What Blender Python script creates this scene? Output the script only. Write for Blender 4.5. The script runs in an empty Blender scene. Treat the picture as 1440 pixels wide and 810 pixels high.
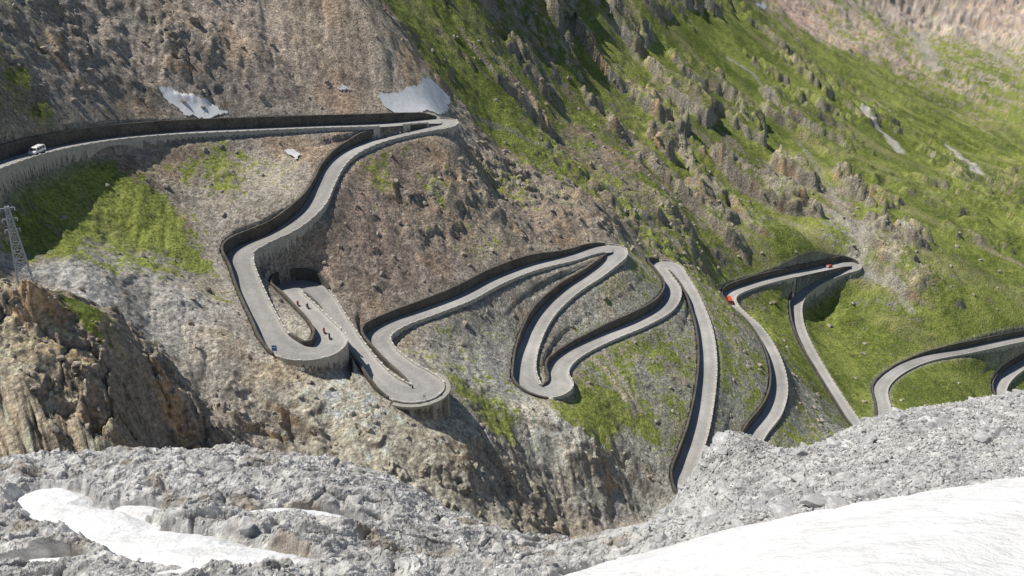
import bpy, bmesh, math, time
import numpy as np
from mathutils import Vector, kdtree, Matrix
rng=np.random.default_rng(7)
scene=bpy.context.scene
# ------------------------------------------------------------------ survey helpers
# Every station was surveyed from the viewpoint at the origin (theodolite pitch 24 deg)
PT=math.radians(24); CP,SP=math.cos(PT),math.sin(PT); F=1198.0
def sight(u,v):
    a=(u-720)/F; b=(405-v)/F
    yy=CP+b*SP
    return a/yy,(-SP+b*CP)/yy
def smooth(x,a,b):
    t=np.clip((x-a)/(b-a),0,1); return t*t*(3-2*t)
# ------------------------------------------------------------------ noise
def perlin(x,y,seed=0):
    r=np.random.default_rng(seed+1000)
    perm=r.permutation(256); perm=np.concatenate([perm,perm])
    ang=r.random(256)*2*np.pi; gx=np.cos(ang).astype(np.float32); gy=np.sin(ang).astype(np.float32)
    xf=np.floor(x); yf=np.floor(y)
    xi=xf.astype(np.int64)&255; yi=yf.astype(np.int64)&255
    x=(x-xf).astype(np.float32); y=(y-yf).astype(np.float32)
    u=x*x*x*(x*(x*6-15)+10); v=y*y*y*(y*(y*6-15)+10)
    def g(ix,iy,dx,dy):
        h=perm[perm[ix&255]+(iy&255)]
        return gx[h]*dx+gy[h]*dy
    n00=g(xi,yi,x,y); n10=g(xi+1,yi,x-1,y); n01=g(xi,yi+1,x,y-1); n11=g(xi+1,yi+1,x-1,y-1)
    a=n00+u*(n10-n00); b=n01+u*(n11-n01)
    return (a+v*(b-a))*1.5
def fbm(x,y,scale,octv,seed,ridged=False,gain=.5):
    o=0;amp=1;tot=0;f=1.0/scale
    for i in range(octv):
        n=perlin(x*f+i*17.3,y*f-i*9.1,seed+i)
        if ridged: n=1-2*np.abs(n)
        o=o+amp*n; tot+=amp; amp*=gain; f*=2.03
    return o/tot
def worley(x,y,scale,seed):
    r=np.random.default_rng(seed+500)
    T=r.random((64,64,3)).astype(np.float32)
    x=x/scale;y=y/scale
    xi=np.floor(x).astype(np.int64);yi=np.floor(y).astype(np.int64)
    f1=np.full(x.shape,9.,np.float32);f2=f1.copy();idv=np.zeros(x.shape,np.float32)
    for dx in(-1,0,1):
        for dy in(-1,0,1):
            t=T[(xi+dx)&63,(yi+dy)&63]
            d=np.hypot(xi+dx+t[...,0]-x,yi+dy+t[...,1]-y).astype(np.float32)
            c=d<f1
            f2=np.where(c,f1,np.minimum(f2,d)); idv=np.where(c,t[...,2],idv); f1=np.where(c,d,f1)
    return f1,f2,idv
# ------------------------------------------------------------------ thin plate spline
def tps_fit(P,val,lam=1e-5):
    n=len(P); d2=((P[:,None]-P[None])**2).sum(-1)
    K=.5*d2*np.log(d2+1e-12)+lam*np.eye(n)
    Q=np.c_[np.ones(n),P]
    A=np.zeros((n+3,n+3));A[:n,:n]=K;A[:n,n:]=Q;A[n:,:n]=Q.T
    return P,np.linalg.solve(A,np.r_[val,np.zeros(3)])
def tps_eval(m,X):
    P,w=m; out=np.empty(len(X))
    for i in range(0,len(X),8000):
        x=X[i:i+8000]; d2=(x[:,None,0]-P[None,:,0])**2+(x[:,None,1]-P[None,:,1])**2
        out[i:i+8000]=(.5*d2*np.log(d2+1e-12))@w[:len(P)]+w[-3]+x@w[-2:]
    return out
# ------------------------------------------------------------------ road stations (bearing, depression, level)
ROAD=[(-150,285,-53),(-60,255,-56),(0,233,-58),(60,214,-60),(150,197,-62.5),(250,188,-66),(350,183,-69),(450,179,-72.3),(540,176,-75),(600,171,-76.4),
(628,171,-77),(628,177,-77.4),(600,183,-77.8),(565,190,-78.2),(530,199,-78.8),(492,215,-79.6),(470,235,-81.2),(456,262,-83.8),(440,292,-86.8),(405,322,-89.8),(362,343,-92.2),
(338,358,-94),(344,385,-95),(358,420,-96.5),(375,455,-98),(390,482,-99.5),(418,498,-100.3),(455,494,-100.8),(466,478,-101.3),(446,452,-102.3),(424,430,-103.2),(405,412,-104),
(405,402,-104.6),(428,402,-105.2),(450,418,-106),(472,450,-107.2),(492,482,-108.4),(518,516,-109.6),(548,545,-110.6),(580,557,-111.2),(603,549,-111.7),(592,533,-112.1),
(562,514,-112.7),(537,492,-113.3),(530,474,-113.9),(552,458,-114.6),(600,440,-116),(650,421,-118),(700,395,-120.3),(750,376,-122),(800,364,-123.6),(840,352,-125),
(866,350,-125.8),(866,361,-126.4),(838,386,-128),(800,411,-129.8),(765,445,-132),(745,485,-134),(738,520,-135.3),(745,547,-136.2),(768,553,-136.9),(788,543,-137.6),
(784,520,-138.5),(803,500,-139.4),(850,476,-141.2),(900,455,-143),(935,434,-144.5),(946,410,-145.8),(932,386,-147),(924,374,-147.8),(940,372,-148.4),(958,392,-149.4),
(976,425,-151),(990,465,-153),(995,510,-155.5),(991,560,-158.5),(981,610,-161.5),(968,650,-164),(963,685,-166.5),(985,705,-168),(1020,685,-169.5),(1045,645,-171),
(1062,612,-172),(1086,580,-173.5),(1095,545,-175.5),(1085,500,-178),(1060,460,-181),(1030,432,-184),(1026,416,-185.6),(1060,401,-188),(1110,388,-191),(1160,377,-194),
(1196,371,-196.4),(1203,375,-197.3),(1180,384,-198.7),(1145,400,-201),(1122,420,-203),(1120,450,-205),(1135,490,-208),(1155,525,-210.5),(1180,565,-213),(1205,600,-215.5),
(1225,614,-217),(1241,600,-218),(1242,572,-219.5),(1238,546,-221),(1260,523,-223),(1300,505,-225.5),(1360,493,-229),(1440,476,-234),(1500,466,-238),(1535,470,-240.5),
(1490,490,-243),(1440,512,-245.5),(1411,535,-247.5),(1405,556,-249),(1425,585,-251)]
ctrl=[]
for u,v,z in ROAD:
    tx,ts=sight(u,v); Y=z/ts; ctrl.append((tx*Y,Y,z))
ctrl=np.array(ctrl)
def catmull(P,sub=24):
    out=[]
    P=np.vstack([2*P[0]-P[1],P,2*P[-1]-P[-2]])
    for i in range(1,len(P)-2):
        p0,p1,p2,p3=P[i-1:i+3]
        t0=0;t1=t0+max(np.linalg.norm(p1-p0),1e-3)**.5;t2=t1+np.linalg.norm(p2-p1)**.5;t3=t2+max(np.linalg.norm(p3-p2),1e-3)**.5
        for t in np.linspace(t1,t2,sub,endpoint=False):
            A1=(t1-t)/(t1-t0)*p0+(t-t0)/(t1-t0)*p1;A2=(t2-t)/(t2-t1)*p1+(t-t1)/(t2-t1)*p2;A3=(t3-t)/(t3-t2)*p2+(t-t2)/(t3-t2)*p3
            B1=(t2-t)/(t2-t0)*A1+(t-t0)/(t2-t0)*A2;B2=(t3-t)/(t3-t1)*A2+(t-t1)/(t3-t1)*A3
            out.append((t2-t)/(t2-t1)*B1+(t-t1)/(t2-t1)*B2)
    return np.array(out)
rc=catmull(ctrl)
L=np.r_[0,np.cumsum(np.linalg.norm(np.diff(rc[:,:2],axis=0),axis=1))]
n=int(L[-1]/0.9); s=np.linspace(0,L[-1],n)
rc=np.c_[np.interp(s,L,rc[:,0]),np.interp(s,L,rc[:,1]),np.interp(s,L,rc[:,2])]
def gsm(a,sig):
    k=np.exp(-.5*(np.arange(-3*sig,3*sig+1)/sig)**2);k/=k.sum();h=len(k)//2
    p=np.pad(a,h,mode='edge');return np.convolve(p,k,'valid')
rc[:,0]=gsm(rc[:,0],2);rc[:,1]=gsm(rc[:,1],2);rc[:,2]=gsm(rc[:,2],8)
tan=np.gradient(rc[:,:2],axis=0);ds=np.linalg.norm(tan,axis=1);tan/=ds[:,None]
ang=np.unwrap(np.arctan2(tan[:,1],tan[:,0]));kap=gsm(np.gradient(ang)/ds,2)
hw=3.15+.9*np.clip(np.abs(gsm(kap,4))*11,0,1)
nrm=np.c_[-tan[:,1],tan[:,0]]
# ------------------------------------------------------------------ terrain stations (bearing, depression, distance)
ST=[(-250,300,170),(-250,0,235),(-250,560,100),(1700,100,1500),(1700,350,560),(1700,600,380),(1700,0,2300),
(0,-250,330),(350,-250,450),(650,-250,600),(900,-250,1050),(1150,-250,1900),(1440,-250,2700),(1750,-250,2900),(-300,-250,300),
(0,150,223),(0,0,261),(150,100,271),(150,0,300),(350,100,308),(350,0,340),(500,100,335),(500,0,367),(600,125,356),(560,50,374),
(650,60,440),(650,0,470),(700,130,425),(650,200,348),(700,200,385),(800,200,450),(700,270,335),(760,300,330),(600,260,302),(550,350,262),(500,420,235),(620,340,280),
(850,300,362),(900,340,378),(950,340,400),(1000,380,412),(900,250,450),(800,100,520),(900,100,600),(800,0,600),(1000,100,680),(950,0,760),(1000,200,560),(1000,300,480),
(1100,330,490),(1100,200,620),(1080,100,760),(1200,300,530),(1200,200,690),(1300,300,560),(1440,350,550),(1440,300,620),(1300,420,455),(1440,400,500),
(1130,100,820),(1180,90,1150),(1250,150,1000),(1250,180,800),(1350,240,740),(1440,230,950),(1440,150,1300),(1440,60,1700),(1440,-20,2100),(1300,100,1350),(1300,30,1750),
(1200,40,1450),(1200,-20,1700),(1060,40,1000),(1050,-30,1300),
(0,300,192),(100,300,212),(200,300,229),(0,350,176),(15,410,162),(120,380,180),(220,380,200),(120,430,167),(220,450,178),(300,480,178),(340,520,175),
(300,400,212),(320,300,245),(350,240,268),
(0,430,138),(100,455,141),(160,490,141),(130,550,131),(130,640,122),(0,560,122),(0,640,112),(220,520,150),(220,620,138),(280,570,158),(330,620,154),
(420,560,173),(420,640,163),(520,600,171),(520,680,157),(620,605,177),(640,680,167),(700,600,198),(720,720,174),(800,600,213),(800,700,195),(860,745,193),(900,640,223),(900,720,207),
(200,720,105),(600,800,122),(900,810,145),(1100,750,180),(1300,700,230),(1440,650,280),(0,720,95),(700,1000,80),(0,1000,60),(1300,900,100),(1330,540,386)]
pts=[];val=[]
for u,v,Y in ST:
    tx,ts=sight(u,v);pts.append((tx,math.log(Y)));val.append(ts)
for i in range(0,n,6):
    x,y,z=rc[i];pts.append((x/y,math.log(y)));val.append(z/y)
tp=tps_fit(np.array(pts),np.array(val),2e-5)
def rows(segs):
    o=[]
    for a,b,k in segs:o.append(np.linspace(math.log(a),math.log(b),k,endpoint=False))
    return np.concatenate(o)
RS=rows([(60,125,36),(125,520,744),(520,1000,222),(1000,3000,150)])   # multiple of 3
RS=np.r_[RS,math.log(3000)]
NC=1000;TX=np.linspace(-.85,.85,NC)
RSc=RS[::3];TXc=np.linspace(-.85,.85,330)
gx,gs=np.meshgrid(TXc,RSc)
Vc=tps_eval(tp,np.c_[gx.ravel(),gs.ravel()]).reshape(gx.shape)
Vc=np.where(Vc>0,.10*np.tanh(Vc/.10),Vc)
Vc=np.where(Vc>0,np.minimum(Vc,.05),Vc)
def up(A,rc_=RSc,tc=TXc,rf=RS,tf=TX):
    B=np.empty((A.shape[0],len(tf)))
    for i in range(A.shape[0]):B[i]=np.interp(tf,tc,A[i])
    idx=np.clip(np.searchsorted(rc_,rf,side='right')-1,0,len(rc_)-2)
    w=((rf-rc_[idx])/(rc_[idx+1]-rc_[idx]))[:,None]
    return B[idx]*(1-w)+B[idx+1]*w
def hit(u,v,ymin=100):
    tx,ts=sight(u,v); j=(tx+.85)/1.7*329; j0=int(min(max(j,0),328)); w=min(max(j-j0,0),1)
    col=Vc[:,j0]*(1-w)+Vc[:,j0+1]*w
    k=np.where((RSc>math.log(ymin))&(col>=ts))[0]
    k=k[0] if len(k) else len(RSc)-1
    if k>0 and col[k]>col[k-1]:
        f=(ts-col[k-1])/(col[k]-col[k-1]); s_=RSc[k-1]+(RSc[k]-RSc[k-1])*min(max(f,0),1)
    else: s_=RSc[k]
    Y=math.exp(s_);return tx*Y,Y
# ------------------------------------------------------------------ regions
RG=[ # bearing,depression,grass,rough,colour
(50,40,.35,.7,(.24,.22,.19)),(30,150,.65,.6,(.23,.21,.17)),(200,80,.12,.45,(.33,.275,.225)),(270,110,.0,.9,(.2,.18,.16)),(350,50,.04,.3,(.34,.28,.225)),(470,80,0,.2,(.33,.265,.205)),(380,130,.06,.3,(.32,.27,.22)),
(560,90,0,.12,(.35,.285,.215)),(600,150,0,.1,(.42,.38,.32)),(100,110,.15,.5,(.3,.26,.22)),(180,10,.1,.5,(.28,.25,.21)),
(100,280,.88,.3,(.17,.17,.11)),(190,290,.74,.25,(.22,.2,.15)),(300,240,.5,.3,(.25,.22,.18)),(50,350,.68,.25,(.24,.23,.18)),(200,370,.38,.2,(.31,.29,.26)),(100,400,.2,.2,(.35,.34,.32)),(250,430,.15,.25,(.34,.32,.29)),(330,470,.1,.2,(.36,.33,.28)),
(60,480,.35,1.2,(.44,.37,.25)),(150,560,.05,1.3,(.52,.42,.28)),(60,600,.1,1.2,(.50,.42,.31)),(250,560,.15,1,(.30,.25,.2)),(130,452,.8,.4,(.3,.27,.19)),(280,600,.1,.9,(.22,.2,.17)),  # dark stations right of the cliff carry its shade in their colour
(390,260,.2,.08,(.35,.31,.25)),(320,320,.2,.1,(.33,.29,.24)),(560,230,.45,.5,(.25,.2,.16)),(520,330,.14,.4,(.235,.18,.145)),(620,300,.33,.75,(.245,.195,.15)),(700,260,.36,1.,(.24,.21,.17)),(770,315,.14,.6,(.25,.2,.155)),(600,390,.14,.45,(.24,.195,.16)),(720,350,.25,.6,(.26,.22,.17)),(490,410,.05,.4,(.23,.19,.155)),
(640,470,.3,.45,(.28,.26,.22)),(700,520,.35,.35,(.32,.31,.28)),(700,450,.3,.45,(.3,.28,.24)),(830,420,.38,.3,(.33,.32,.27)),(770,400,.28,.4,(.3,.28,.23)),(900,420,.42,.35,(.3,.29,.23)),(870,510,.48,.3,(.29,.28,.23)),(830,570,.92,.25,(.18,.18,.12)),(700,585,.54,.4,(.24,.24,.19)),(900,580,.54,.3,(.26,.25,.2)),(940,500,.58,.3,(.26,.25,.2)),
(450,560,0,.6,(.44,.40,.32)),(540,600,0,.6,(.44,.40,.32)),(600,630,0,.6,(.38,.35,.28)),(700,650,0,.6,(.30,.29,.25)),(820,660,.02,.6,(.36,.34,.29)),(850,720,0,.5,(.24,.23,.21)),(400,620,0,.6,(.32,.29,.24)),(900,660,.1,.5,(.30,.29,.25)),(760,600,.1,.35,(.38,.37,.33)),  # ravine shade put into the darker colours, lit slope into the paler
(1040,500,.48,.35,(.3,.29,.24)),(1030,570,.44,.35,(.3,.3,.25)),(1130,400,.86,.25,(.22,.22,.16)),(1180,480,.82,.3,(.24,.23,.17)),(1140,590,.4,.3,(.26,.26,.22)),(1300,460,.84,.35,(.26,.24,.18)),(1400,440,.84,.3,(.26,.24,.18)),(1280,560,.96,.15,(.2,.2,.14)),(1350,530,.92,.2,(.22,.22,.15)),
(650,60,.84,.5,(.26,.21,.15)),(590,30,.86,.4,(.26,.21,.15)),(800,60,.76,.95,(.27,.23,.18)),(760,180,.56,1.1,(.25,.21,.165)),(680,130,.82,.5,(.27,.23,.18)),(900,150,.72,1.,(.27,.23,.18)),(880,270,.52,1.1,(.25,.21,.165)),(1000,250,.64,1.,(.28,.24,.19)),(1000,350,.60,.9,(.28,.25,.2)),(950,40,.92,.5,(.26,.24,.17)),(1080,180,.82,.6,(.29,.25,.19)),(1130,280,.58,1.,(.33,.29,.24)),(1200,345,.56,.9,(.34,.32,.28)),(1200,230,.90,.4,(.29,.26,.2)),(1300,300,.88,.45,(.29,.26,.2)),(1270,400,.62,.8,(.31,.28,.23)),(1400,350,.86,.4,(.29,.26,.2)),
(1250,130,.78,.25,(.36,.32,.23)),(1350,200,.84,.25,(.35,.32,.23)),(1200,60,.44,.4,(.39,.32,.26)),(1100,15,.14,.4,(.39,.29,.24)),(1300,30,.22,.8,(.39,.33,.28)),(1400,20,.2,.7,(.39,.31,.26)),(1430,120,.60,.35,(.36,.32,.25)),(1330,80,.56,.35,(.36,.32,.25))]  # far colours lightened, aerial haze put into them
A=[]
for u,v,g,r,c in RG:
    x,y=hit(u,v);A.append((x/y,math.log(y),g,r,*c))
A=np.array(A)
flat=np.c_[gx.ravel(),gs.ravel()]
acc=np.zeros((len(flat),5));ws=np.zeros(len(flat))
for a in A:
    w=1/(((flat[:,0]-a[0])**2+(flat[:,1]-a[1])**2)+4e-4)**2.0
    acc+=w[:,None]*a[2:7];ws+=w
acc/=ws[:,None]
REG=[up(acc[:,k].reshape(gx.shape)) for k in range(5)]
GR,RO=REG[0],REG[1]
# ------------------------------------------------------------------ fine grid
txg,sg=np.meshgrid(TX,RS);YY=np.exp(sg);XX=txg*YY
Z0=up(Vc)*YY
def kdmake(P):
    k=kdtree.KDTree(len(P))
    for i,p in enumerate(P):k.insert((p[0],p[1],0),i)
    k.balance();return k
kd=kdmake(rc)
dc=np.full(gx.shape,999.);Yc=np.exp(gs);Xc=gx*Yc
m=(Yc>140)&(Yc<600)
for i,j in zip(*np.where(m)):dc[i,j]=kd.find((Xc[i,j],Yc[i,j],0))[2]
D=up(dc);ZR=np.zeros(D.shape);HW=np.full(D.shape,3.0);KI=np.zeros(D.shape)
tall=np.clip(np.abs(gsm(kap,6))*12-.15,0,1)
tall=np.maximum(tall,.35*smooth(rc[:,0]/rc[:,1],-.20,-.32)*(np.arange(n)<420))
tall=np.where(rc[:,1]<262,tall,tall*.3)
tall*=np.where((rc[:,2]>-97)&(np.arange(n)>420),.25,1)
tall=gsm(tall,5)
for i,j in zip(*np.where(D<20)):
    c,k,d=kd.find((XX[i,j],YY[i,j],0));D[i,j]=d;ZR[i,j]=rc[k,2];HW[i,j]=hw[k];KI[i,j]=tall[k]
near=D<20
dz=Z0-ZR
e=np.clip(D-HW,0,None)
fac=np.where(dz>0,.0,-.6+1.4*KI)
Z0=np.where(near,Z0+np.clip(dz*fac,-3.0,2.0)*np.exp(-(e/5.)**2)*smooth(e,-.1,.6),Z0)
mr=smooth(D,5,22);ms=smooth(D,3.5,8)
ca,sa=.89,-.455
U=(XX*ca+YY*sa);W=(-XX*sa+YY*ca)
wx=XX+6*fbm(XX,YY,30,2,3);wy=YY+6*fbm(XX,YY,30,2,5)
far=smooth(YY,330,480);vfar=smooth(YY,750,1100)
wU=U+14*fbm(XX,YY,70,2,6);wW=W+10*fbm(XX,YY,60,2,7)
rA=fbm(wU*.35,wW,48,5,11,True,gain=.45)
rA2=fbm(wU*.9+wW*.5,wW,95,3,12,True)
oc=fbm(wx*.8,wy,20,5,21)
oc2=fbm(wx,wy,9,4,22)
rB=fbm(wx,wy,17,4,31,True)
fine=fbm(XX,YY,5,5,41)
fr=fbm(wx,wy,4.2,4,43,True,gain=.55)
crag=smooth(oc,.02,.16)
crag2=smooth(oc2,.1,.22)
cn=fbm(wU*.5,wW,34,5,26,gain=.5)
crag3=smooth(cn,.05,.18)
cn2=fbm(wU*.7,wW,13,4,27,gain=.5)
crag4=smooth(cn2,.06,.22)
nf=1-far
a1,a2,ai=worley(wx+1.5*fine,wy*.9+1.5*fr,6.5,9)
b1,b2,bi=worley(wU*.55+5*oc2,wW,19,10)
cliff=smooth(RO,.6,1.05)
ROf=RO*(.45+.55*crag3)      # outcrops rise from smoother turf
DZ=far*(RO*(8*rA2+5*rA-3)+ROf*(8.5*crag3+3.4*crag4*crag3+3*rA*crag3))*mr*np.clip(YY/600,.6,1.6)*(1-.6*vfar)
DZ+=far*(1-vfar)*RO*2.6*(bi-.45)*smooth(b2-b1,.02,.3)*crag3*mr
DZ+=nf*RO*(2.6*crag+1.8*crag2)*mr+RO*1.5*rB*mr*(1-.6*far)
DZ+=nf*cliff*(2.6*(ai-.5)*smooth(a2-a1,.0,.18)-1.0*(1-smooth(a2-a1,0,.12)))*mr
DZ+=nf*np.clip(RO,.15,.7)*.9*(ai-.6)*smooth(a2-a1,.02,.2)*(oc2>.0)*mr
DZ+=(.25+.5*RO)*fine*1.5*(.25+.75*ms)*(1+.2*far)
DZ+=(.15+.45*RO)*(fr)*1.0*ms*(1+.4*far*(crag3*2-1))
DZ+=vfar*(22*fbm(XX,YY,260,5,28,True,gain=.5)+7*fbm(XX,YY,60,4,29,True))*(.25+RO)
gul=fbm(XX+.25*YY,YY*.22,9,3,51,True)
DZ+=-(1-far)*1.2*np.clip(gul,0,1)*mr*smooth(YY,600,300)
DZ+=nf*3.6*fbm(XX+.4*YY,YY*.45,34,3,53)*smooth(D,8,35)
Z=Z0+DZ
flatm=near&(D<HW+np.where(dz>0,.75,.30))
Z=np.where(flatm,ZR-.3,Z)
Z=np.where(near&~flatm&(D<HW+2.0)&(dz>0),np.maximum(Z,ZR+.5),Z)
Z=np.where(near&~flatm&(D<HW+1.6)&(dz<=0),np.minimum(Z,ZR-.4),Z)
def sampleZ(x,y,G=None):
    G=Z if G is None else G
    j=np.clip((x/y+.85)/1.7*(NC-1),0,NC-1.001);i=np.clip(np.interp(np.log(y),RS,np.arange(len(RS))),0,len(RS)-1.001)
    i0=i.astype(int);j0=j.astype(int);a=i-i0;b=j-j0
    return G[i0,j0]*(1-a)*(1-b)+G[i0+1,j0]*a*(1-b)+G[i0,j0+1]*(1-a)*b+G[i0+1,j0+1]*a*b
P=np.stack([XX,YY,Z],-1)
du=np.gradient(P,axis=1);dv=np.gradient(P,axis=0)
N=np.cross(du,dv);N/=np.linalg.norm(N,axis=-1,keepdims=True);N*=np.sign(N[...,2:3])
steep=1-N[...,2]
# ------------------------------------------------------------------ albedo
big=fbm(XX,YY,60,4,61);med=fbm(XX,YY,14,4,62);sm=fbm(XX,YY,3,5,63,gain=.65)
stri=fbm(U*.12,W,9,4,66)
chan=fbm(XX+.3*YY,YY*.15,6,4,68)*nf
base=1.42*np.stack(REG[2:5],-1)*(1+.4*med+.85*sm+.2*big+.25*stri*far+.35*chan)[...,None]
warm=smooth(fbm(XX,YY,25,3,64),.0,.4)[...,None]
base=base*(1+warm*np.array([.14,.02,-.10]))
g=GR+.42*med+.55*sm+.3*big+.30*stri*(.3+.7*far)+.2*chan
G=smooth(g,.42,.62)
G*=1-smooth(steep,.38,.52)*.9
G*=1-.8*smooth(RO*crag3*far,.35,.8)*smooth(sm+med+.8*oc2,-.15,.3)
t=smooth(big+.6*med+.9*sm,-.45,.55)[...,None]
grass=np.array([.130,.165,.038])*(1-t)+np.array([.29,.325,.085])*t
dry=smooth(fbm(U*.3,W,30,4,65),.05,.38)[...,None]*.5
grass=grass*(1-dry)+np.array([.36,.33,.165])*dry
rock=np.array([.35,.31,.255])*(1+.7*sm+.4*med)[...,None]*(1+smooth(fbm(XX,YY,12,3,67),.1,.5)[...,None]*np.array([.45,.15,-.15]))
rk=(smooth(steep,.27,.45)*smooth(RO,.25,.6))[...,None]
C=base*(1-rk)+rock*rk
C=C*(1-(nf*cliff*.5*(1-smooth(a2-a1,0,.08)))[...,None])
C=C*(1-G[...,None])+grass*G[...,None]
def seg_d(poly):
    d=np.full(XX.shape,1e9)
    for (x1,y1),(x2,y2) in zip(poly[:-1],poly[1:]):
        vx,vy=x2-x1,y2-y1;tt=np.clip(((XX-x1)*vx+(YY-y1)*vy)/(vx*vx+vy*vy+1e-9),0,1)
        d=np.minimum(d,np.hypot(XX-x1-tt*vx,YY-y1-tt*vy))
    return d
STR=[([(432,232),(380,268),(320,300),(295,322),(310,380),(345,450),(372,505)],1.3,(.5,.45,.38),.85),
([(620,130),(700,175),(800,230),(905,310),(985,385)],1.6,(.32,.3,.26),.6),
([(1170,310),(1215,345),(1205,368)],4,(.46,.43,.37),.8),([(1200,372),(1255,410),(1280,440)],3,(.44,.41,.36),.6),
([(1215,165),(1240,190),(1262,215)],6,(.55,.52,.47),.9),([(1300,190),(1340,215),(1372,255)],5,(.55,.52,.47),.9),([(1340,160),(1400,200),(1440,215)],6,(.44,.4,.24),.5),
([(1290,60),(1310,100)],16,(.46,.42,.37),.7),([(1350,30),(1400,80),(1440,110)],12,(.46,.4,.34),.6),([(1180,130),(1250,165),(1300,190)],8,(.40,.38,.2),.5),
([(1025,85),(1060,110),(1085,150)],3,(.42,.4,.35),.7),([(850,30),(880,60),(900,90)],3,(.42,.38,.32),.5),([(740,60),(775,120),(800,170)],2.5,(.42,.36,.28),.5),([(1120,200),(1160,260),(1190,310)],3,(.4,.36,.3),.5),([(1340,320),(1380,350),(1440,380)],3,(.4,.34,.26),.6),
([(820,500),(850,520),(880,560)],1.2,(.5,.42,.32),.7),([(850,500),(870,530),(900,575)],1.0,(.5,.42,.32),.7),([(800,520),(830,545)],1.0,(.5,.42,.32),.7)]
jit=fbm(XX,YY,8,3,71)
for pl,w,c,st in STR:
    d=seg_d([hit(u,v) for u,v in pl])
    k=(st*(1-smooth(d+jit*w*.8,w*.5,w*1.3)))[...,None]
    C=C*(1-k)+np.array(c)*(1+.2*sm[...,None])*k
k=(near*(1-smooth(D-HW,.3,3.5))*.6)[...,None];C=C*(1-k)+np.array([.36,.33,.28])*(1+.5*sm[...,None])*k
C=np.clip(C,.02,.64)
# ------------------------------------------------------------------ mesh helpers
def mesh_obj(name,verts,faces,mat,smoothf=False,col=None,parent=None):
    me=bpy.data.meshes.new(name)
    verts=np.ascontiguousarray(verts,dtype=np.float32).reshape(-1,3);faces=np.ascontiguousarray(faces,dtype=np.int32)
    k=faces.shape[1];nf=len(faces)
    me.vertices.add(len(verts));me.vertices.foreach_set('co',verts.ravel())
    me.loops.add(nf*k);me.loops.foreach_set('vertex_index',faces.ravel())
    me.polygons.add(nf);me.polygons.foreach_set('loop_start',np.arange(0,nf*k,k,dtype=np.int32))
    me.update(calc_edges=True)
    if col is not None:
        ca_=me.color_attributes.new('albedo','FLOAT_COLOR','POINT')
        ca_.data.foreach_set('color',np.c_[col.reshape(-1,3),np.ones(len(verts))].astype(np.float32).ravel())
    me.polygons.foreach_set('use_smooth',np.full(nf,smoothf))
    if mat:me.materials.append(mat)
    ob=bpy.data.objects.new(name,me);scene.collection.objects.link(ob)
    if parent:ob.parent=parent
    return ob
def gridfaces(r,c):
    i=np.arange((r-1)*c).reshape(r-1,c)[:,:-1].ravel()
    return np.c_[i,i+1,i+c+1,i+c]
# ------------------------------------------------------------------ materials
def mat_noise(name,cols,scales=(1.0,),rough=.9,bump=.3,bscale=2.0,bdist=.3,attr=None,spec=.2,lo=.65,hi=1.3):
    m=bpy.data.materials.new(name);m.use_nodes=True;nt=m.node_tree;nd=nt.nodes;lk=nt.links
    b=nd['Principled BSDF'];b.inputs['Roughness'].default_value=rough
    b.inputs['Specular IOR Level'].default_value=spec
    tc=nd.new('ShaderNodeTexCoord')
    def noise(sc,det=4,r=.65):
        nn=nd.new('ShaderNodeTexNoise');nn.inputs['Scale'].default_value=sc;nn.inputs['Detail'].default_value=det;nn.inputs['Roughness'].default_value=r
        lk.new(tc.outputs['Object'],nn.inputs['Vector']);return nn
    if attr:
        a=nd.new('ShaderNodeAttribute');a.attribute_name=attr;cur=a.outputs['Color']
    else:
        r=nd.new('ShaderNodeValToRGB');nn=noise(scales[0])
        while len(r.color_ramp.elements)<len(cols):r.color_ramp.elements.new(.5)
        for i,c in enumerate(cols):
            r.color_ramp.elements[i].position=.3+.4*i/max(1,len(cols)-1);r.color_ramp.elements[i].color=(*c,1)
        lk.new(nn.outputs['Fac'],r.inputs['Fac']);cur=r.outputs['Color']
    for sc in scales[(0 if attr else 1):]:
        nn=noise(sc);mr_=nd.new('ShaderNodeMapRange');mr_.inputs[1].default_value=.3;mr_.inputs[2].default_value=.7
        mr_.inputs[3].default_value=lo;mr_.inputs[4].default_value=hi
        lk.new(nn.outputs['Fac'],mr_.inputs[0])
        mx=nd.new('ShaderNodeVectorMath');mx.operation='SCALE'
        lk.new(cur,mx.inputs[0]);lk.new(mr_.outputs[0],mx.inputs['Scale']);cur=mx.outputs[0]
    lk.new(cur,b.inputs['Base Color'])
    if bump>0:
        nn=noise(bscale,5,.7);bp=nd.new('ShaderNodeBump');bp.inputs['Strength'].default_value=bump;bp.inputs['Distance'].default_value=bdist
        lk.new(nn.outputs['Fac'],bp.inputs['Height']);lk.new(bp.outputs[0],b.inputs['Normal'])
    return m
M_ter=mat_noise('hillside_ground',None,(1.1,),.95,1.0,.8,1.4,attr='albedo',spec=.1,lo=.45,hi=1.6)
M_road=mat_noise('bleached_asphalt',None,(.10,1.2),.85,0,4,.02,attr='albedo',lo=.84,hi=1.14)
M_wall=mat_noise('shaded_dark_masonry',[(.07,.065,.055),(.15,.135,.115)],(1.2,.25),.9,.5,2.5,.2)  # dark stone with the uphill walls' shade put into its colour
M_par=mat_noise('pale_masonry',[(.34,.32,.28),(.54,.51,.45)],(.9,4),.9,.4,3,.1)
M_con=mat_noise('concrete',[(.28,.26,.23),(.38,.36,.32)],(.5,3),.85,.3,3,.05)
M_snow=mat_noise('old_snow',[(.68,.67,.65),(.84,.84,.845)],(.6,3),.6,.6,2.5,.2,lo=.92,hi=1.05)
M_fg=mat_noise('limestone',None,(2.5,),.9,.9,6,.12,attr='albedo',spec=.15,lo=.62,hi=1.38)
M_rub=mat_noise('limestone_rubble',[(.28,.28,.275),(.43,.425,.415),(.57,.56,.54)],(1.1,9),.9,0,14,.05)
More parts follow.
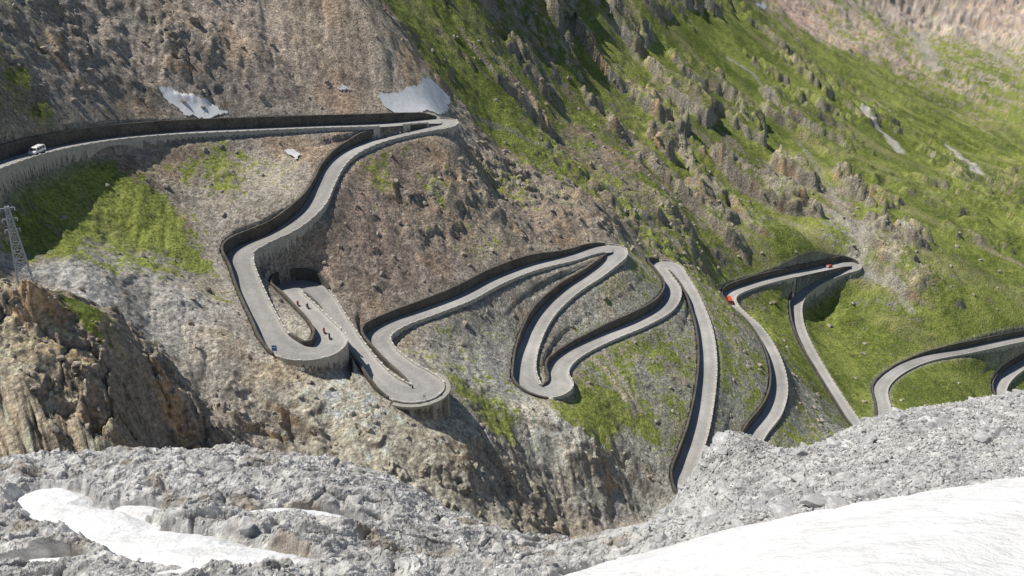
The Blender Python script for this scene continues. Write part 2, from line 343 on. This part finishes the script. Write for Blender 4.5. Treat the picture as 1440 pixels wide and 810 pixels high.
M_bld=mat_noise('boulder_rock',[(.22,.19,.15),(.44,.39,.33)],(.15,2),.95,0,3,.2)
M_steel=mat_noise('galvanised_steel',[(.36,.38,.4),(.5,.52,.54)],(2,),.5,0)
def flatmat(name,c,rough=.4,metal=0,spec=.5):
    m=mat_noise(name,[tuple(x*.93 for x in c),tuple(min(1,x*1.05) for x in c)],(3,),rough,0,spec=spec);m.node_tree.nodes['Principled BSDF'].inputs['Metallic'].default_value=metal;return m
# ------------------------------------------------------------------ terrain
FA=gridfaces(len(RS),NC)
mesh_obj('mountain_terrain',P.reshape(-1,3),FA,M_ter,True,C)
def inpoly(poly,x,y):
    c=np.zeros(x.shape,bool);k=len(poly)
    for i in range(k):
        x1,y1=poly[i];x2,y2=poly[(i+1)%k]
        c^=((y1>y)!=(y2>y))&(x<(x2-x1)*(y-y1)/(y2-y1+1e-12)+x1)
    return c
SN=[[(220,125),(245,128),(272,138),(302,151),(320,160),(290,168),(260,163),(238,147)],
[(530,135),(560,131),(588,122),(598,108),(614,118),(634,138),(630,160),(618,163),(580,163),(555,160),(540,152)],
[(400,213),(412,211),(424,217),(416,226),(404,219)],[(470,123),(482,121),(495,126),(484,130)],[(1060,17),(1070,15),(1082,21),(1070,23)]]
jx=XX+1.0*fbm(XX,YY,4,3,81);jy=YY+1.5*fbm(XX,YY,4,3,82)
Zsm=Z0+.25*DZ
for k,pl in enumerate(SN):
    w=[hit(u,v) for u,v in pl];mk=inpoly(w,jx,jy)&(D>3.9)
    mk2=mk[:-1,:-1]&mk[1:,1:]
    f=FA[mk2.ravel()]
    if len(f)<4:continue
    us,inv=np.unique(f,return_inverse=True);vv=P.reshape(-1,3)[us].copy();vv[:,2]=np.maximum(vv[:,2]+.12,Zsm.ravel()[us]+.45)
    mesh_obj('snow_patch',vv,inv.reshape(-1,4),M_snow,True)
# ------------------------------------------------------------------ road
wl=np.where(kap>0,np.minimum(hw,.8/np.maximum(kap,1e-4)),hw)
wr=np.where(kap<0,np.minimum(hw,.8/np.maximum(-kap,1e-4)),hw)
wl=gsm(wl,1);wr=gsm(wr,1)
cr=[-1,-.86,-.72,-.4,-.08,.08,.4,.72,.86,1];rv=[];rcol=[]
tone=[1.12,1.1,.95,.9,1.0,1.0,.9,.95,1.1,1.12]
lg=np.interp(np.arange(n),np.arange(0,n+20,20),1+.12*rng.normal(size=len(np.arange(0,n+20,20))))
for q,tn in zip(cr,tone):
    w=(wl if q>0 else wr)*q
    rv.append(np.c_[rc[:,:2]+nrm*w[:,None],rc[:,2]+.05*(1-abs(q))])
    rcol.append((np.array([.37,.355,.335])*tn)[None]*np.clip(lg,.8,1.2)[:,None])
rv=np.stack(rv,1);rcol=np.stack(rcol,1)
mesh_obj('mountain_road',rv.reshape(-1,3),gridfaces(n,len(cr))[:,::-1],M_road,True,rcol)
wallV=[];wallF=[];parV=[];parF=[];stV=[];stF=[]
def boxes(V,Fc,secs):
    b=sum(len(a) for a in V)
    arr=np.array(secs).reshape(-1,3);V.append(arr);m_=len(secs)
    f=[]
    for i in range(m_-1):
        a=b+4*i
        for q in range(4):f.append((a+q,a+(q+1)%4,a+4+(q+1)%4,a+4+q))
    f.append((b,b+3,b+2,b+1));e_=b+4*(m_-1);f.append((e_,e_+1,e_+2,e_+3));Fc.extend(f)
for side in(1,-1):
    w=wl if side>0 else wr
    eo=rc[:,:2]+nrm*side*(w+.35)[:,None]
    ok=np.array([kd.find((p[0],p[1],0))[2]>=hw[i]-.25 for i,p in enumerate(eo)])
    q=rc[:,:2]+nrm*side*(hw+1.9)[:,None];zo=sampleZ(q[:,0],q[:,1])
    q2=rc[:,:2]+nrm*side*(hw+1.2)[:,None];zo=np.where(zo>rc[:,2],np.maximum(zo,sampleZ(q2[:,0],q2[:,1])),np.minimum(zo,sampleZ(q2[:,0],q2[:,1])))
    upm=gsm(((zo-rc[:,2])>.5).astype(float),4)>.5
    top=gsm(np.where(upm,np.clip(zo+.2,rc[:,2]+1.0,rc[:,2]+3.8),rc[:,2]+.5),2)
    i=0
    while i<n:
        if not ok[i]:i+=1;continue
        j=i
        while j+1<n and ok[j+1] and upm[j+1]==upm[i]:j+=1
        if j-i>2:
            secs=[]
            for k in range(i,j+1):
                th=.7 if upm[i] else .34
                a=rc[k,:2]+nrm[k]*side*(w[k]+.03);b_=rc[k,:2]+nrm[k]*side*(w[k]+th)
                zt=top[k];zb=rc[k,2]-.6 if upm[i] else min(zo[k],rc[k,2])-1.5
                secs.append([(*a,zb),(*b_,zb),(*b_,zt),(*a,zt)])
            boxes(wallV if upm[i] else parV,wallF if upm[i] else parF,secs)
            if not upm[i]:
                for k in range(i,j+1,4):
                    c=rc[k,:2]+nrm[k]*side*(w[k]+.2);tt=tan[k]*.5;nn_=nrm[k]*.2
                    z1=rc[k,2]+.50;z2=z1+.22
                    ss=[]
                    for sgn in(-1,1):
                        o=c+tt*sgn
                        ss.append([(*(o-nn_),z1-.05),(*(o+nn_),z1-.05),(*(o+nn_*.8),z2),(*(o-nn_*.8),z2)])
                    boxes(stV,stF,ss)
        i=j+1
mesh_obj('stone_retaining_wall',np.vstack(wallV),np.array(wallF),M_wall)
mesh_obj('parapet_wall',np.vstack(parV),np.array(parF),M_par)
mesh_obj('guard_stones',np.vstack(stV),np.array(stF),flatmat('whitewashed_stone',(.6,.59,.56),.8))
def road_at(u,v):
    tx,ts=sight(u,v)
    d=np.hypot((rc[:,0]/rc[:,1]-tx),(rc[:,2]/rc[:,1]-ts));return int(np.argmin(d))
# ------------------------------------------------------------------ rocks
def ico(sub,seed):
    r=np.random.default_rng(seed)
    bm=bmesh.new();bmesh.ops.create_icosphere(bm,subdivisions=sub,radius=1)
    v=np.array([a.co[:] for a in bm.verts]);f=np.array([[q.index for q in p.verts] for p in bm.faces]);bm.free()
    for _ in range(7):
        nn=r.normal(size=3);nn/=np.linalg.norm(nn);h=.45+.35*r.random()
        d=v@nn;v=v-np.clip(d-h,0,None)[:,None]*nn
    v*=1+.12*r.normal(size=(len(v),1));v*=np.array([1,.6+.4*r.random(),.5+.3*r.random()])
    return v,f
def rocks(name,pos,size,sub,mat):
    Vs=[];Fs=[];b=0
    var=[ico(sub,i+sub*50) for i in range(10)]
    which=rng.integers(0,10,len(pos))
    for k in range(10):
        p=pos[which==k];sz=size[which==k];v,f=var[k];m_=len(p)
        if m_==0:continue
        a=rng.random(m_)*6.283;t_=rng.normal(0,.45,m_)
        ca_,sa_,ct,st=np.cos(a),np.sin(a),np.cos(t_),np.sin(t_)
        R=np.zeros((m_,3,3));R[:,0,0]=ca_;R[:,0,1]=-sa_*ct;R[:,0,2]=sa_*st;R[:,1,0]=sa_;R[:,1,1]=ca_*ct;R[:,1,2]=-ca_*st;R[:,2,1]=st;R[:,2,2]=ct
        w=np.einsum('mij,vj->mvi',R,v)*sz[:,None,None]+p[:,None,:]
        Vs.append(w.reshape(-1,3));Fs.append((f[None]+(np.arange(m_)*len(v))[:,None,None]+b).reshape(-1,3));b+=m_*len(v)
    return mesh_obj(name,np.vstack(Vs),np.vstack(Fs),mat)
pr=(np.clip(RO,0.05,1)*(.3+smooth(med+oc2,-.1,.3))*(1-.75*G)*(D>6)*(YY>115)*(YY<560)).ravel();pr/=pr.sum()
idx=rng.choice(len(pr),12000,p=pr)
pos=P.reshape(-1,3)[idx];size=.20+.75*rng.random(len(idx))**5*2;size*=np.clip(pos[:,1]/260,.7,1.4)
rocks('hillside_boulders',pos,size,1,M_bld)
# ------------------------------------------------------------------ foreground ledge
FG=[(-150,662,27),(0,657,26),(150,652,26),(340,650,25),(450,660,25),(540,682,24),(620,712,23),(680,742,22),(720,768,21),(800,768,21),(880,752,21),(940,738,22),(960,690,24),(985,650,25),(1040,618,26),(1100,642,25),(1200,600,26),(1300,580,27),(1440,558,28),(1600,530,30)]
FI=[(-150,810,14),(0,810,14),(200,810,13),(400,810,13),(600,810,14),(750,815,17),(900,812,12),(1100,812,9),(1300,812,8),(1440,812,8),(200,720,19),(400,720,19),(0,720,19),(560,745,19),(1000,748,15.5),(1200,722,13),(1440,690,13),(1200,660,20),(1440,620,20),(1060,690,20.5),(1600,650,15),
(700,1100,4),(200,1100,4),(1200,1100,3.6),(-200,1100,4),(1600,1100,3.6),(700,950,8),(1300,930,5.5),(100,950,8)]
p_=[];v_=[]
for u,v,Y in FG+FI:
    a,b=sight(u,v);p_.append((a,math.log(Y)));v_.append(b)
for u,v,Y in FG:
    for k,dvv in((1.12,28),(1.4,120),(3.2,235)):
        a,b=sight(u,v+dvv);a0,_=sight(u,v);p_.append((a0,math.log(Y*k)));v_.append(b)
tf=tps_fit(np.array(p_),np.array(v_),1e-5)
RF=rows([(3.2,7,60),(7,30,640),(30,90,90)]);NF=960;TF=np.linspace(-1.0,.95,NF)
cx,cs=np.meshgrid(np.linspace(-1,.95,180),RF[::5])
Vf=tps_eval(tf,np.c_[cx.ravel(),cs.ravel()]).reshape(cx.shape)
Vff=up(Vf,cs[:,0],cx[0],RF,TF)
tx2,s2=np.meshgrid(TF,RF);Y2=np.exp(s2);X2=tx2*Y2;B2=Vff*Y2
def fsight(u,v):
    a,b=sight(u,v);j=int(np.clip((a+1)/1.95*(cx.shape[1]-1),0,cx.shape[1]-1));c=Vf[:,j]
    k=np.where(c>=b)[0];k=k[0] if len(k) else np.argmax(c);y=math.exp(cs[k,0]);return a*y,y
def blobf(lst,X,Y):
    o=np.full(X.shape,-1.)
    for u,v,rx,ry,rot in lst:
        x,y=fsight(u,v);c,s_=math.cos(rot),math.sin(rot);dx=(X-x)*c+(Y-y)*s_;dy=-(X-x)*s_+(Y-y)*c
        o=np.maximum(o,1-np.sqrt((dx/rx)**2+(dy/ry)**2))
    return o
sb=blobf([(75,705,1.4,.8,-.6),(130,735,2.1,.9,-.5),(215,765,2.6,.9,-.3),(320,785,2.4,.8,-.2),(120,770,1.4,.45,-.1),(420,732,1.8,.45,.1),(480,745,1.1,.3,.0),(200,725,1.1,.35,-.3),(385,800,2.1,.55,.1),(60,800,1.,.3,.1),(500,795,.8,.2,.1)],X2,Y2)
pr_=[fsight(u,v) for u,v in((770,822),(860,795),(950,768),(1080,735),(1200,712),(1440,672),(1600,650))]
px=np.array([p[0]/p[1] for p in pr_]);py=np.array([p[1] for p in pr_])
edge=np.interp(tx2,px,py,left=1.0)
sr=np.clip((edge-Y2)/3.0,-1,1)
mask=np.maximum(sb,sr)+.22*fbm(X2,Y2,1.2,5,92,gain=.6)+.14*fbm(X2,Y2,4,2,93)
wx2=X2+.6*fbm(X2,Y2,2,3,94);wy2=Y2+.6*fbm(X2,Y2,2,3,95)
f1,f2,idv=worley(wx2*1.0,wy2*1.9,2.0,3)
g1,g2,idg=worley(wx2*1.3,wy2,.5,4)
h1,h2,idh=worley(X2,Y2,.2,5)
rub=smooth(X2/Y2+.05*fbm(X2,Y2,2,2,96),.15,.28)*smooth(Y2,10,14)
craggy=1-.7*rub
lar=fbm(X2,Y2,5,4,97,True);lar2=fbm(wx2,wy2*1.8,1.6,6,107,True,gain=.55)
rough=craggy*(.26*(idv-.4)*smooth(f2-f1,.02,.3)+.10*(idg-.5)*smooth(g2-g1,.02,.25)+.46*lar+.28*lar2-.15*(1-smooth(f2-f1,0,.10)))+.06*(idh-.5)*smooth(h2-h1,.02,.2)+.18*fbm(X2,Y2,.8,6,98,gain=.6)
ss_=smooth(mask,-.25,.05)
fadeC=.45+.55*smooth(Y2,6,12)
Zf=B2+rough*fadeC*(1-.75*ss_)-.22*ss_
Zs=B2+np.clip(mask,-.5,.35)*.55-.02+.07*fbm(X2*.6,Y2,1.1,3,99)+.035*fbm(X2,Y2,.35,3,100)
c1=fbm(X2,Y2,3,4,101);c2=fbm(X2,Y2,.5,5,102)
Cf=np.array([.50,.49,.47])*(1+.3*c1+.5*c2-.45*(1-smooth(f2-f1,0,.06))+.2*(idg-.5))[...,None]
br=smooth(fbm(X2,Y2,1.8,4,103),.20,.42)[...,None]*(1-rub[...,None])*.6
Cf=Cf*(1-br)+np.array([.28,.22,.155])*br
Cf=np.clip(Cf,.03,.66)
PF=np.stack([X2,Y2,Zf],-1);FF=gridfaces(len(RF),NF)
mesh_obj('limestone_ledge',PF.reshape(-1,3),FF,M_fg,False,Cf)
mk=mask>-.3;f=FF[(mk[:-1,:-1]&mk[1:,1:]).ravel()]
us,inv=np.unique(f,return_inverse=True)
mesh_obj('snow_field',np.stack([X2,Y2,Zs],-1).reshape(-1,3)[us],inv.reshape(-1,4),M_snow,True)
PFf=PF.reshape(-1,3)
pr=(rub*(mask<-.02)*(Y2>9)*(Y2<31)).ravel().astype(float);pr=pr+.06*((mask<-.05)&(Y2>8)&(Y2<28)).ravel();pr/=pr.sum()
idx=rng.choice(len(pr),24000,p=pr);sz=.025+.05*rng.random(24000)**2+.08*(rng.random(24000)>.97);rocks('limestone_gravel',PFf[idx]+[0,0,.02],sz,1,M_rub)
idx=rng.choice(len(pr),900,p=pr);sz=.08+.34*rng.random(900)**4;rocks('limestone_boulders',PFf[idx]+[0,0,.0],sz,2,M_rub)
# ------------------------------------------------------------------ bars / lattice tower
def bar(bm,a,b,w):
    a=Vector(a);b=Vector(b);d=b-a;l=d.length
    m4=Matrix.Translation((a+b)/2)@d.to_track_quat('Z','Y').to_matrix().to_4x4()@Matrix.Diagonal((w,w,l,1))
    bmesh.ops.create_cube(bm,size=1,matrix=m4)
def bm_obj(name,bm,mats,smoothf=False):
    me=bpy.data.meshes.new(name);bm.to_mesh(me);bm.free()
    for m_ in mats:me.materials.append(m_)
    if smoothf:
        for p in me.polygons:p.use_smooth=True
    o=bpy.data.objects.new(name,me);scene.collection.objects.link(o);return o
tx_,ty_=hit(39,408);tz_=float(sampleZ(np.array([tx_]),np.array([ty_]))[0])-1
bm=bmesh.new();H=20.;lv=np.linspace(0,H,11)
def tw(z):return 1.35*(1-z/H)+.3
cor=[(1,1),(-1,1),(-1,-1),(1,-1)]
for a,b in zip(lv[:-1],lv[1:]):
    for k in range(4):
        p=cor[k];q=cor[(k+1)%4];wa,wb=tw(a),tw(b)
        bar(bm,(p[0]*wa,p[1]*wa,a),(p[0]*wb,p[1]*wb,b),.2)
        bar(bm,(p[0]*wa,p[1]*wa,a),(q[0]*wb,q[1]*wb,b),.11);bar(bm,(q[0]*wa,q[1]*wa,a),(p[0]*wb,p[1]*wb,b),.11)
        bar(bm,(p[0]*wb,p[1]*wb,b),(q[0]*wb,q[1]*wb,b),.11)
for z in(H-.3,H-2.6,H-4.9):
    for sx in(-1,1):
        bar(bm,(0,.3,z),(sx*1.4,0,z),.1);bar(bm,(0,-.3,z),(sx*1.4,0,z),.1);bar(bm,(0,0,z-.8),(sx*1.4,0,z),.08)
        for kk in range(4):
            bmesh.ops.create_cone(bm,cap_ends=True,segments=8,radius1=.14,radius2=.14,depth=.08,matrix=Matrix.Translation((sx*1.35,0,z-.2-.16*kk)))
to=bm_obj('lattice_power_pylon',bm,[M_steel]);to.location=(tx_,ty_,tz_);to.rotation_euler[2]=.5
# ------------------------------------------------------------------ viaduct under the lower hairpin
k0=road_at(590,556)
hp=max(range(k0-14,k0+15),key=lambda k:abs(kap[k]));sg_=-1 if kap[hp]>0 else 1
via=bpy.data.objects.new('hairpin_viaduct',None);scene.collection.objects.link(via)
for q,kk in enumerate(range(hp-9,hp+10,3)):
    c=rc[kk,:2]+nrm[kk]*sg_*(hw[kk]+.9);zt=rc[kk,2]-.55
    zb=float(sampleZ(np.array([c[0]]),np.array([c[1]]))[0])-3
    bm=bmesh.new();bmesh.ops.create_cube(bm,size=1,matrix=Matrix.Diagonal((1.0,1.5,zt-zb,1)))
    bmesh.ops.bevel(bm,geom=bm.edges[:],offset=.06,segments=1)
    o=bm_obj('pier',bm,[M_con]);o.location=(c[0],c[1],(zt+zb)/2);o.rotation_euler[2]=math.atan2(tan[kk,1],tan[kk,0]);o.parent=via
V_=[];F_=[]
boxes(V_,F_,[[(*(rc[k,:2]+nrm[k]*sg_*(hw[k]+.5)),rc[k,2]-.55),(*(rc[k,:2]+nrm[k]*sg_*(hw[k]+1.8)),rc[k,2]-.55),(*(rc[k,:2]+nrm[k]*sg_*(hw[k]+1.8)),rc[k,2]+.1),(*(rc[k,:2]+nrm[k]*sg_*(hw[k]+.5)),rc[k,2]+.1)] for k in range(hp-12,hp+13)])
mesh_obj('deck_edge',np.vstack(V_),np.array(F_),M_con,parent=via)
# ------------------------------------------------------------------ vehicles
M_glass=flatmat('dark_glass',(.03,.035,.04),.1);M_tyre=flatmat('tyre_rubber',(.02,.02,.02),.9);M_lamp=flatmat('lamp_lens',(.7,.68,.6),.2);M_tail=flatmat('tail_lens',(.4,.02,.02),.3)
M_trim=flatmat('black_trim',(.04,.04,.04),.6)
KIND={'van':dict(w=1.95,prof=[(-2.4,.38),(-2.45,1.0),(-2.36,1.85),(-2.15,2.02),(.95,2.02),(1.35,1.85),(1.85,1.2),(2.35,1.0),(2.48,.75),(2.45,.38)],win=[(-2.1,-1.05),(-.95,.1),(.2,1.15)],wz=(1.2,1.75),wh=(-1.5,1.55),ws=((1.36,1.82),(1.83,1.24)),rw=(-2.40,1.2,-2.36,1.78)),
'car':dict(w=1.75,prof=[(-2.05,.3),(-2.12,.8),(-1.95,.98),(-1.45,1.4),(.2,1.46),(1.0,1.0),(1.85,.85),(2.1,.6),(2.08,.3)],win=[(-1.35,-.35),(-.27,.45)],wz=(1.0,1.34),wh=(-1.3,1.3),ws=((.26,1.43),(.96,1.03)),rw=(-1.9,1.02,-1.5,1.36)),
'bus':dict(w=2.2,prof=[(-3.2,.45),(-3.25,1.2),(-3.2,2.5),(-3.0,2.65),(2.7,2.65),(2.95,2.4),(3.2,1.3),(3.25,.45)],win=[(-3.0,-1.9),(-1.8,-.6),(-.5,.7),(.8,1.8),(1.9,2.6)],wz=(1.4,2.25),wh=(-1.9,2.0),ws=((2.97,2.35),(3.19,1.4)),rw=(-3.25,1.4,-3.2,2.3))}
def vehicle(name,kind,paint,k,lat,flip=False):
    K=KIND[kind];w=K['w']/2;bm=bmesh.new();zmax=max(z for x,z in K['prof'])
    def wy_(z):return w*(1-.12*max(0,(z-.9)/(zmax-.9)))
    P_=K['prof'];Lv=[bm.verts.new((x,wy_(z),z)) for x,z in P_];Rv=[bm.verts.new((x,-wy_(z),z)) for x,z in P_]
    bm.faces.new(Lv);bm.faces.new(Rv[::-1])
    for i in range(len(P_)):
        j=(i+1)%len(P_);bm.faces.new((Lv[j],Lv[i],Rv[i],Rv[j]))
    bmesh.ops.recalc_face_normals(bm,faces=bm.faces[:])
    bmesh.ops.bevel(bm,geom=[e_ for e_ in bm.edges],offset=.05,segments=2)
    def quad(vs,mi):
        f_=bm.faces.new([bm.verts.new(v) for v in vs]);f_.material_index=mi
    for s_ in(1,-1):
        for a,b in K['win']:
            z1,z2=K['wz'];y1=s_*(wy_(z1)+.012);y2=s_*(wy_(z2)+.012)
            quad([(a,y1,z1),(b,y1,z1),(b-.05,y2,z2),(a+.05,y2,z2)][::s_],1)
        quad([(P_[0][0]+.2,s_*(w+.01),.42),(P_[-1][0]-.2,s_*(w+.01),.42),(P_[-1][0]-.2,s_*(w+.01),.55),(P_[0][0]+.2,s_*(w+.01),.55)][::s_],5)
        for x in K['wh']:
            r_=.33 if kind!='bus' else .45
            for rad,dep,mi in((r_,.24,2),(r_*.55,.26,5)):
                res=bmesh.ops.create_cone(bm,cap_ends=True,segments=20,radius1=rad,radius2=rad,depth=dep,matrix=Matrix.Translation((x,s_*(w-.1),r_))@Matrix.Rotation(math.pi/2,4,'X'))
                for f_ in {f for v in res['verts'] for f in v.link_faces}:f_.material_index=mi
        xf=max(x for x,z in P_);xb=min(x for x,z in P_);zl=.72 if kind!='bus' else .9
        for x0,mi in((xf-.06,3),(xb+.06,4)):
            res=bmesh.ops.create_cube(bm,size=1,matrix=Matrix.Translation((x0,s_*(w-.28),zl))@Matrix.Diagonal((.2,.36,.16,1)))
            for f_ in {f for v in res['verts'] for f in v.link_faces}:f_.material_index=mi
        res=bmesh.ops.create_cube(bm,size=1,matrix=Matrix.Translation((K['win'][-1][1]-.05,s_*(w+.1),K['wz'][0]+.05))@Matrix.Diagonal((.12,.2,.16,1)))
        for f_ in {f for v in res['verts'] for f in v.link_faces}:f_.material_index=5
    (xa,za),(xb_,zb_)=K['ws'];quad([(xa+.03,-wy_(za)*.9,za+.02),(xb_+.03,-wy_(zb_)*.9,zb_+.02),(xb_+.03,wy_(zb_)*.9,zb_+.02),(xa+.03,wy_(za)*.9,za+.02)],1)
    a,b,c_,d_=K['rw'];quad([(a-.04,wy_(b)*.85,b),(a-.04,-wy_(b)*.85,b),(c_-.04,-wy_(d_)*.85,d_),(c_-.04,wy_(d_)*.85,d_)],1)
    o=bm_obj(name,bm,[paint,M_glass,M_tyre,M_lamp,M_tail,M_trim])
    c=rc[k,:2]+nrm[k]*lat;o.location=(c[0],c[1],rc[k,2]+.05);t_=tan[k]*(-1 if flip else 1)
    o.rotation_euler=(0,0,math.atan2(t_[1],t_[0]));return o
M_white=flatmat('white_paint',(.8,.8,.8),.25);M_red=flatmat('red_paint',(.55,.05,.03),.3);M_or=flatmat('orange_red_paint',(.62,.10,.03),.3)
vehicle('white_van','van',M_white,road_at(50,212),-.3,True)
vehicle('red_bus','bus',M_or,road_at(1024,427),.3)
vehicle('red_car','car',M_red,road_at(1166,376),0)
# ------------------------------------------------------------------ motorcycles with riders
M_suit=flatmat('rider_suit',(.05,.05,.06),.6);M_rsuit=flatmat('red_rider_suit',(.5,.03,.03),.5);M_helm=flatmat('helmet',(.6,.6,.6),.2)
def moto(k,lat,suit,flip=False):
    bm=bmesh.new()
    def setm(res,mi):
        for f_ in {f for v in res['verts'] for f in v.link_faces}:f_.material_index=mi
    for x in(-.72,.74):
        nseg=22;ring=[]
        for i in range(nseg):
            a=i/nseg*6.2832;row=[]
            for j in range(6):
                b=j/6*6.2832;r_=.27+.06*math.cos(b);row.append(bm.verts.new((x+r_*math.cos(a),.06*math.sin(b),.33+r_*math.sin(a))))
            ring.append(row)
        for i in range(nseg):
            for j in range(6):
                f_=bm.faces.new((ring[i][j],ring[(i+1)%nseg][j],ring[(i+1)%nseg][(j+1)%6],ring[i][(j+1)%6]));f_.material_index=1
        setm(bmesh.ops.create_cone(bm,cap_ends=True,segments=12,radius1=.1,radius2=.1,depth=.12,matrix=Matrix.Translation((x,0,.33))@Matrix.Rotation(math.pi/2,4,'X')),2)
    def ell(c,s_,mi):setm(bmesh.ops.create_icosphere(bm,subdivisions=2,radius=1,matrix=Matrix.Translation(c)@Matrix.Diagonal((*s_,1))),mi)
    ell((.18,0,.82),(.34,.17,.17),0);ell((-.45,0,.8),(.42,.15,.08),2);ell((0,0,.48),(.32,.19,.24),2);ell((.55,0,.88),(.2,.2,.24),0);ell((-.8,0,.86),(.2,.16,.12),0)
    for s_ in(1,-1):
        b0=len(bm.faces);bar(bm,(.74,.09*s_,.33),(.48,.09*s_,1.0),.05);bar(bm,(-.72,.08*s_,.33),(-.1,.08*s_,.45),.05);bar(bm,(.45,0,1.02),(.38,.36*s_,1.05),.035);bar(bm,(-.1,.2*s_,.3),(-.95,.2*s_,.45),.09)
        bm.faces.ensure_lookup_table()
        for f_ in bm.faces[b0:]:f_.material_index=2
    mo=bm_obj('motorcycle',bm,[suit,M_tyre,M_trim],True)
    J=[(-.3,0,.95,.15),(-.2,0,1.2,.15),(-.05,0,1.42,.17),(.02,0,1.56,.07)]
    V_=[j[:3] for j in J];R_=[j[3] for j in J];E_=[(0,1),(1,2),(2,3)]
    def add(ps,root):
        prev=root
        for x,y,z,r_ in ps:
            V_.append((x,y,z));R_.append(r_);E_.append((prev,len(V_)-1));prev=len(V_)-1
    for s_ in(1,-1):
        add([(-.05,.2*s_,1.42,.075),(.12,.3*s_,1.2,.055),(.36,.33*s_,1.08,.04),(.43,.33*s_,1.07,.045)],2)
        add([(-.26,.12*s_,.9,.11),(.14,.2*s_,.8,.085),(-.08,.2*s_,.42,.06),(.06,.21*s_,.34,.05)],0)
    me=bpy.data.meshes.new('rider');me.from_pydata(V_,E_,[]);ro=bpy.data.objects.new('rider',me);scene.collection.objects.link(ro)
    md=ro.modifiers.new('s','SKIN')
    for i,r_ in enumerate(R_):me.skin_vertices[0].data[i].radius=(r_,r_)
    me.skin_vertices[0].data[0].use_root=True
    ro.modifiers.new('d','SUBSURF').levels=1;me.materials.append(suit)
    bm=bmesh.new();bmesh.ops.create_icosphere(bm,subdivisions=3,radius=1,matrix=Matrix.Translation((.08,0,1.72))@Matrix.Diagonal((.16,.13,.155,1)))
    for f_ in bm.faces:
        c=f_.calc_center_median()
        if c.x>.17 and 1.67<c.z<1.79:f_.material_index=1
    he=bm_obj('helmet',bm,[M_helm,M_glass],True)
    ro.parent=mo;he.parent=mo
    c=rc[k,:2]+nrm[k]*lat;mo.location=(c[0],c[1],rc[k,2]+.04);t_=tan[k]*(-1 if flip else 1);mo.rotation_euler=(0,0,math.atan2(t_[1],t_[0]))
moto(road_at(424,428),.8,M_rsuit);moto(road_at(427,436),-.8,M_suit);moto(road_at(460,468),.9,M_rsuit);moto(road_at(466,476),.3,M_suit)
# ------------------------------------------------------------------ signs
def sign(u,v,c1_,w_,h_,zh,lat):
    k=road_at(u,v);bm=bmesh.new()
    for s_ in(-1,1):bar(bm,(s_*w_*.35,0,-.3),(s_*w_*.35,0,zh+h_),.07)
    r0=len(bm.faces)
    bmesh.ops.create_cube(bm,size=1,matrix=Matrix.Translation((0,-.07,zh+h_/2))@Matrix.Diagonal((w_,.04,h_,1)));bm.faces.ensure_lookup_table()
    for f_ in bm.faces[r0:]:f_.material_index=1
    r0=len(bm.faces)
    bmesh.ops.create_cube(bm,size=1,matrix=Matrix.Translation((0,-.1,zh+h_*.62))@Matrix.Diagonal((w_*.6,.02,h_*.18,1)));bm.faces.ensure_lookup_table()
    for f_ in bm.faces[r0:]:f_.material_index=2
    o=bm_obj('road_sign',bm,[M_steel,c1_,M_white]);c=rc[k,:2]+nrm[k]*lat;o.location=(c[0],c[1],rc[k,2])
kk=road_at(405,492);sgn=-1 if kap[kk]>0 else 1
sign(405,492,flatmat('blue_sign_paint',(.03,.16,.45),.4),1.2,1.5,1.3,sgn*(hw[kk]-.3))
sign(590,556,flatmat('white_sign_paint',(.75,.75,.72),.4),.7,.9,1.2,sg_*(hw[k0]-.2))
# ------------------------------------------------------------------ light, sky, camera
S=Vector((-.54,.13,.83)).normalized()
sun=bpy.data.lights.new('sun','SUN');sun.energy=5;sun.angle=math.radians(.5);sun.color=(1,.955,.87)
so=bpy.data.objects.new('sun',sun);so.rotation_euler=S.to_track_quat('Z','Y').to_euler();so.location=(-200,100,200);scene.collection.objects.link(so)
w=bpy.data.worlds.new('World');scene.world=w;w.use_nodes=True;nt=w.node_tree
sk=nt.nodes.new('ShaderNodeTexSky');sk.sky_type='NISHITA';sk.sun_disc=False;sk.altitude=2700
sk.sun_elevation=math.asin(S.z);sk.sun_rotation=math.atan2(S.x,S.y)
nt.links.new(sk.outputs[0],nt.nodes['Background'].inputs[0]);nt.nodes['Background'].inputs[1].default_value=.09
cam=bpy.data.cameras.new('camera');cam.sensor_width=36;cam.lens=36*F/1440;cam.clip_start=.1;cam.clip_end=9000
co=bpy.data.objects.new('camera',cam);co.location=(0,0,0);co.rotation_euler=(math.pi/2-PT,0,0);scene.collection.objects.link(co);scene.camera=co
scene.view_settings.view_transform='Standard'
try:scene.view_settings.look='None'
except Exception:pass
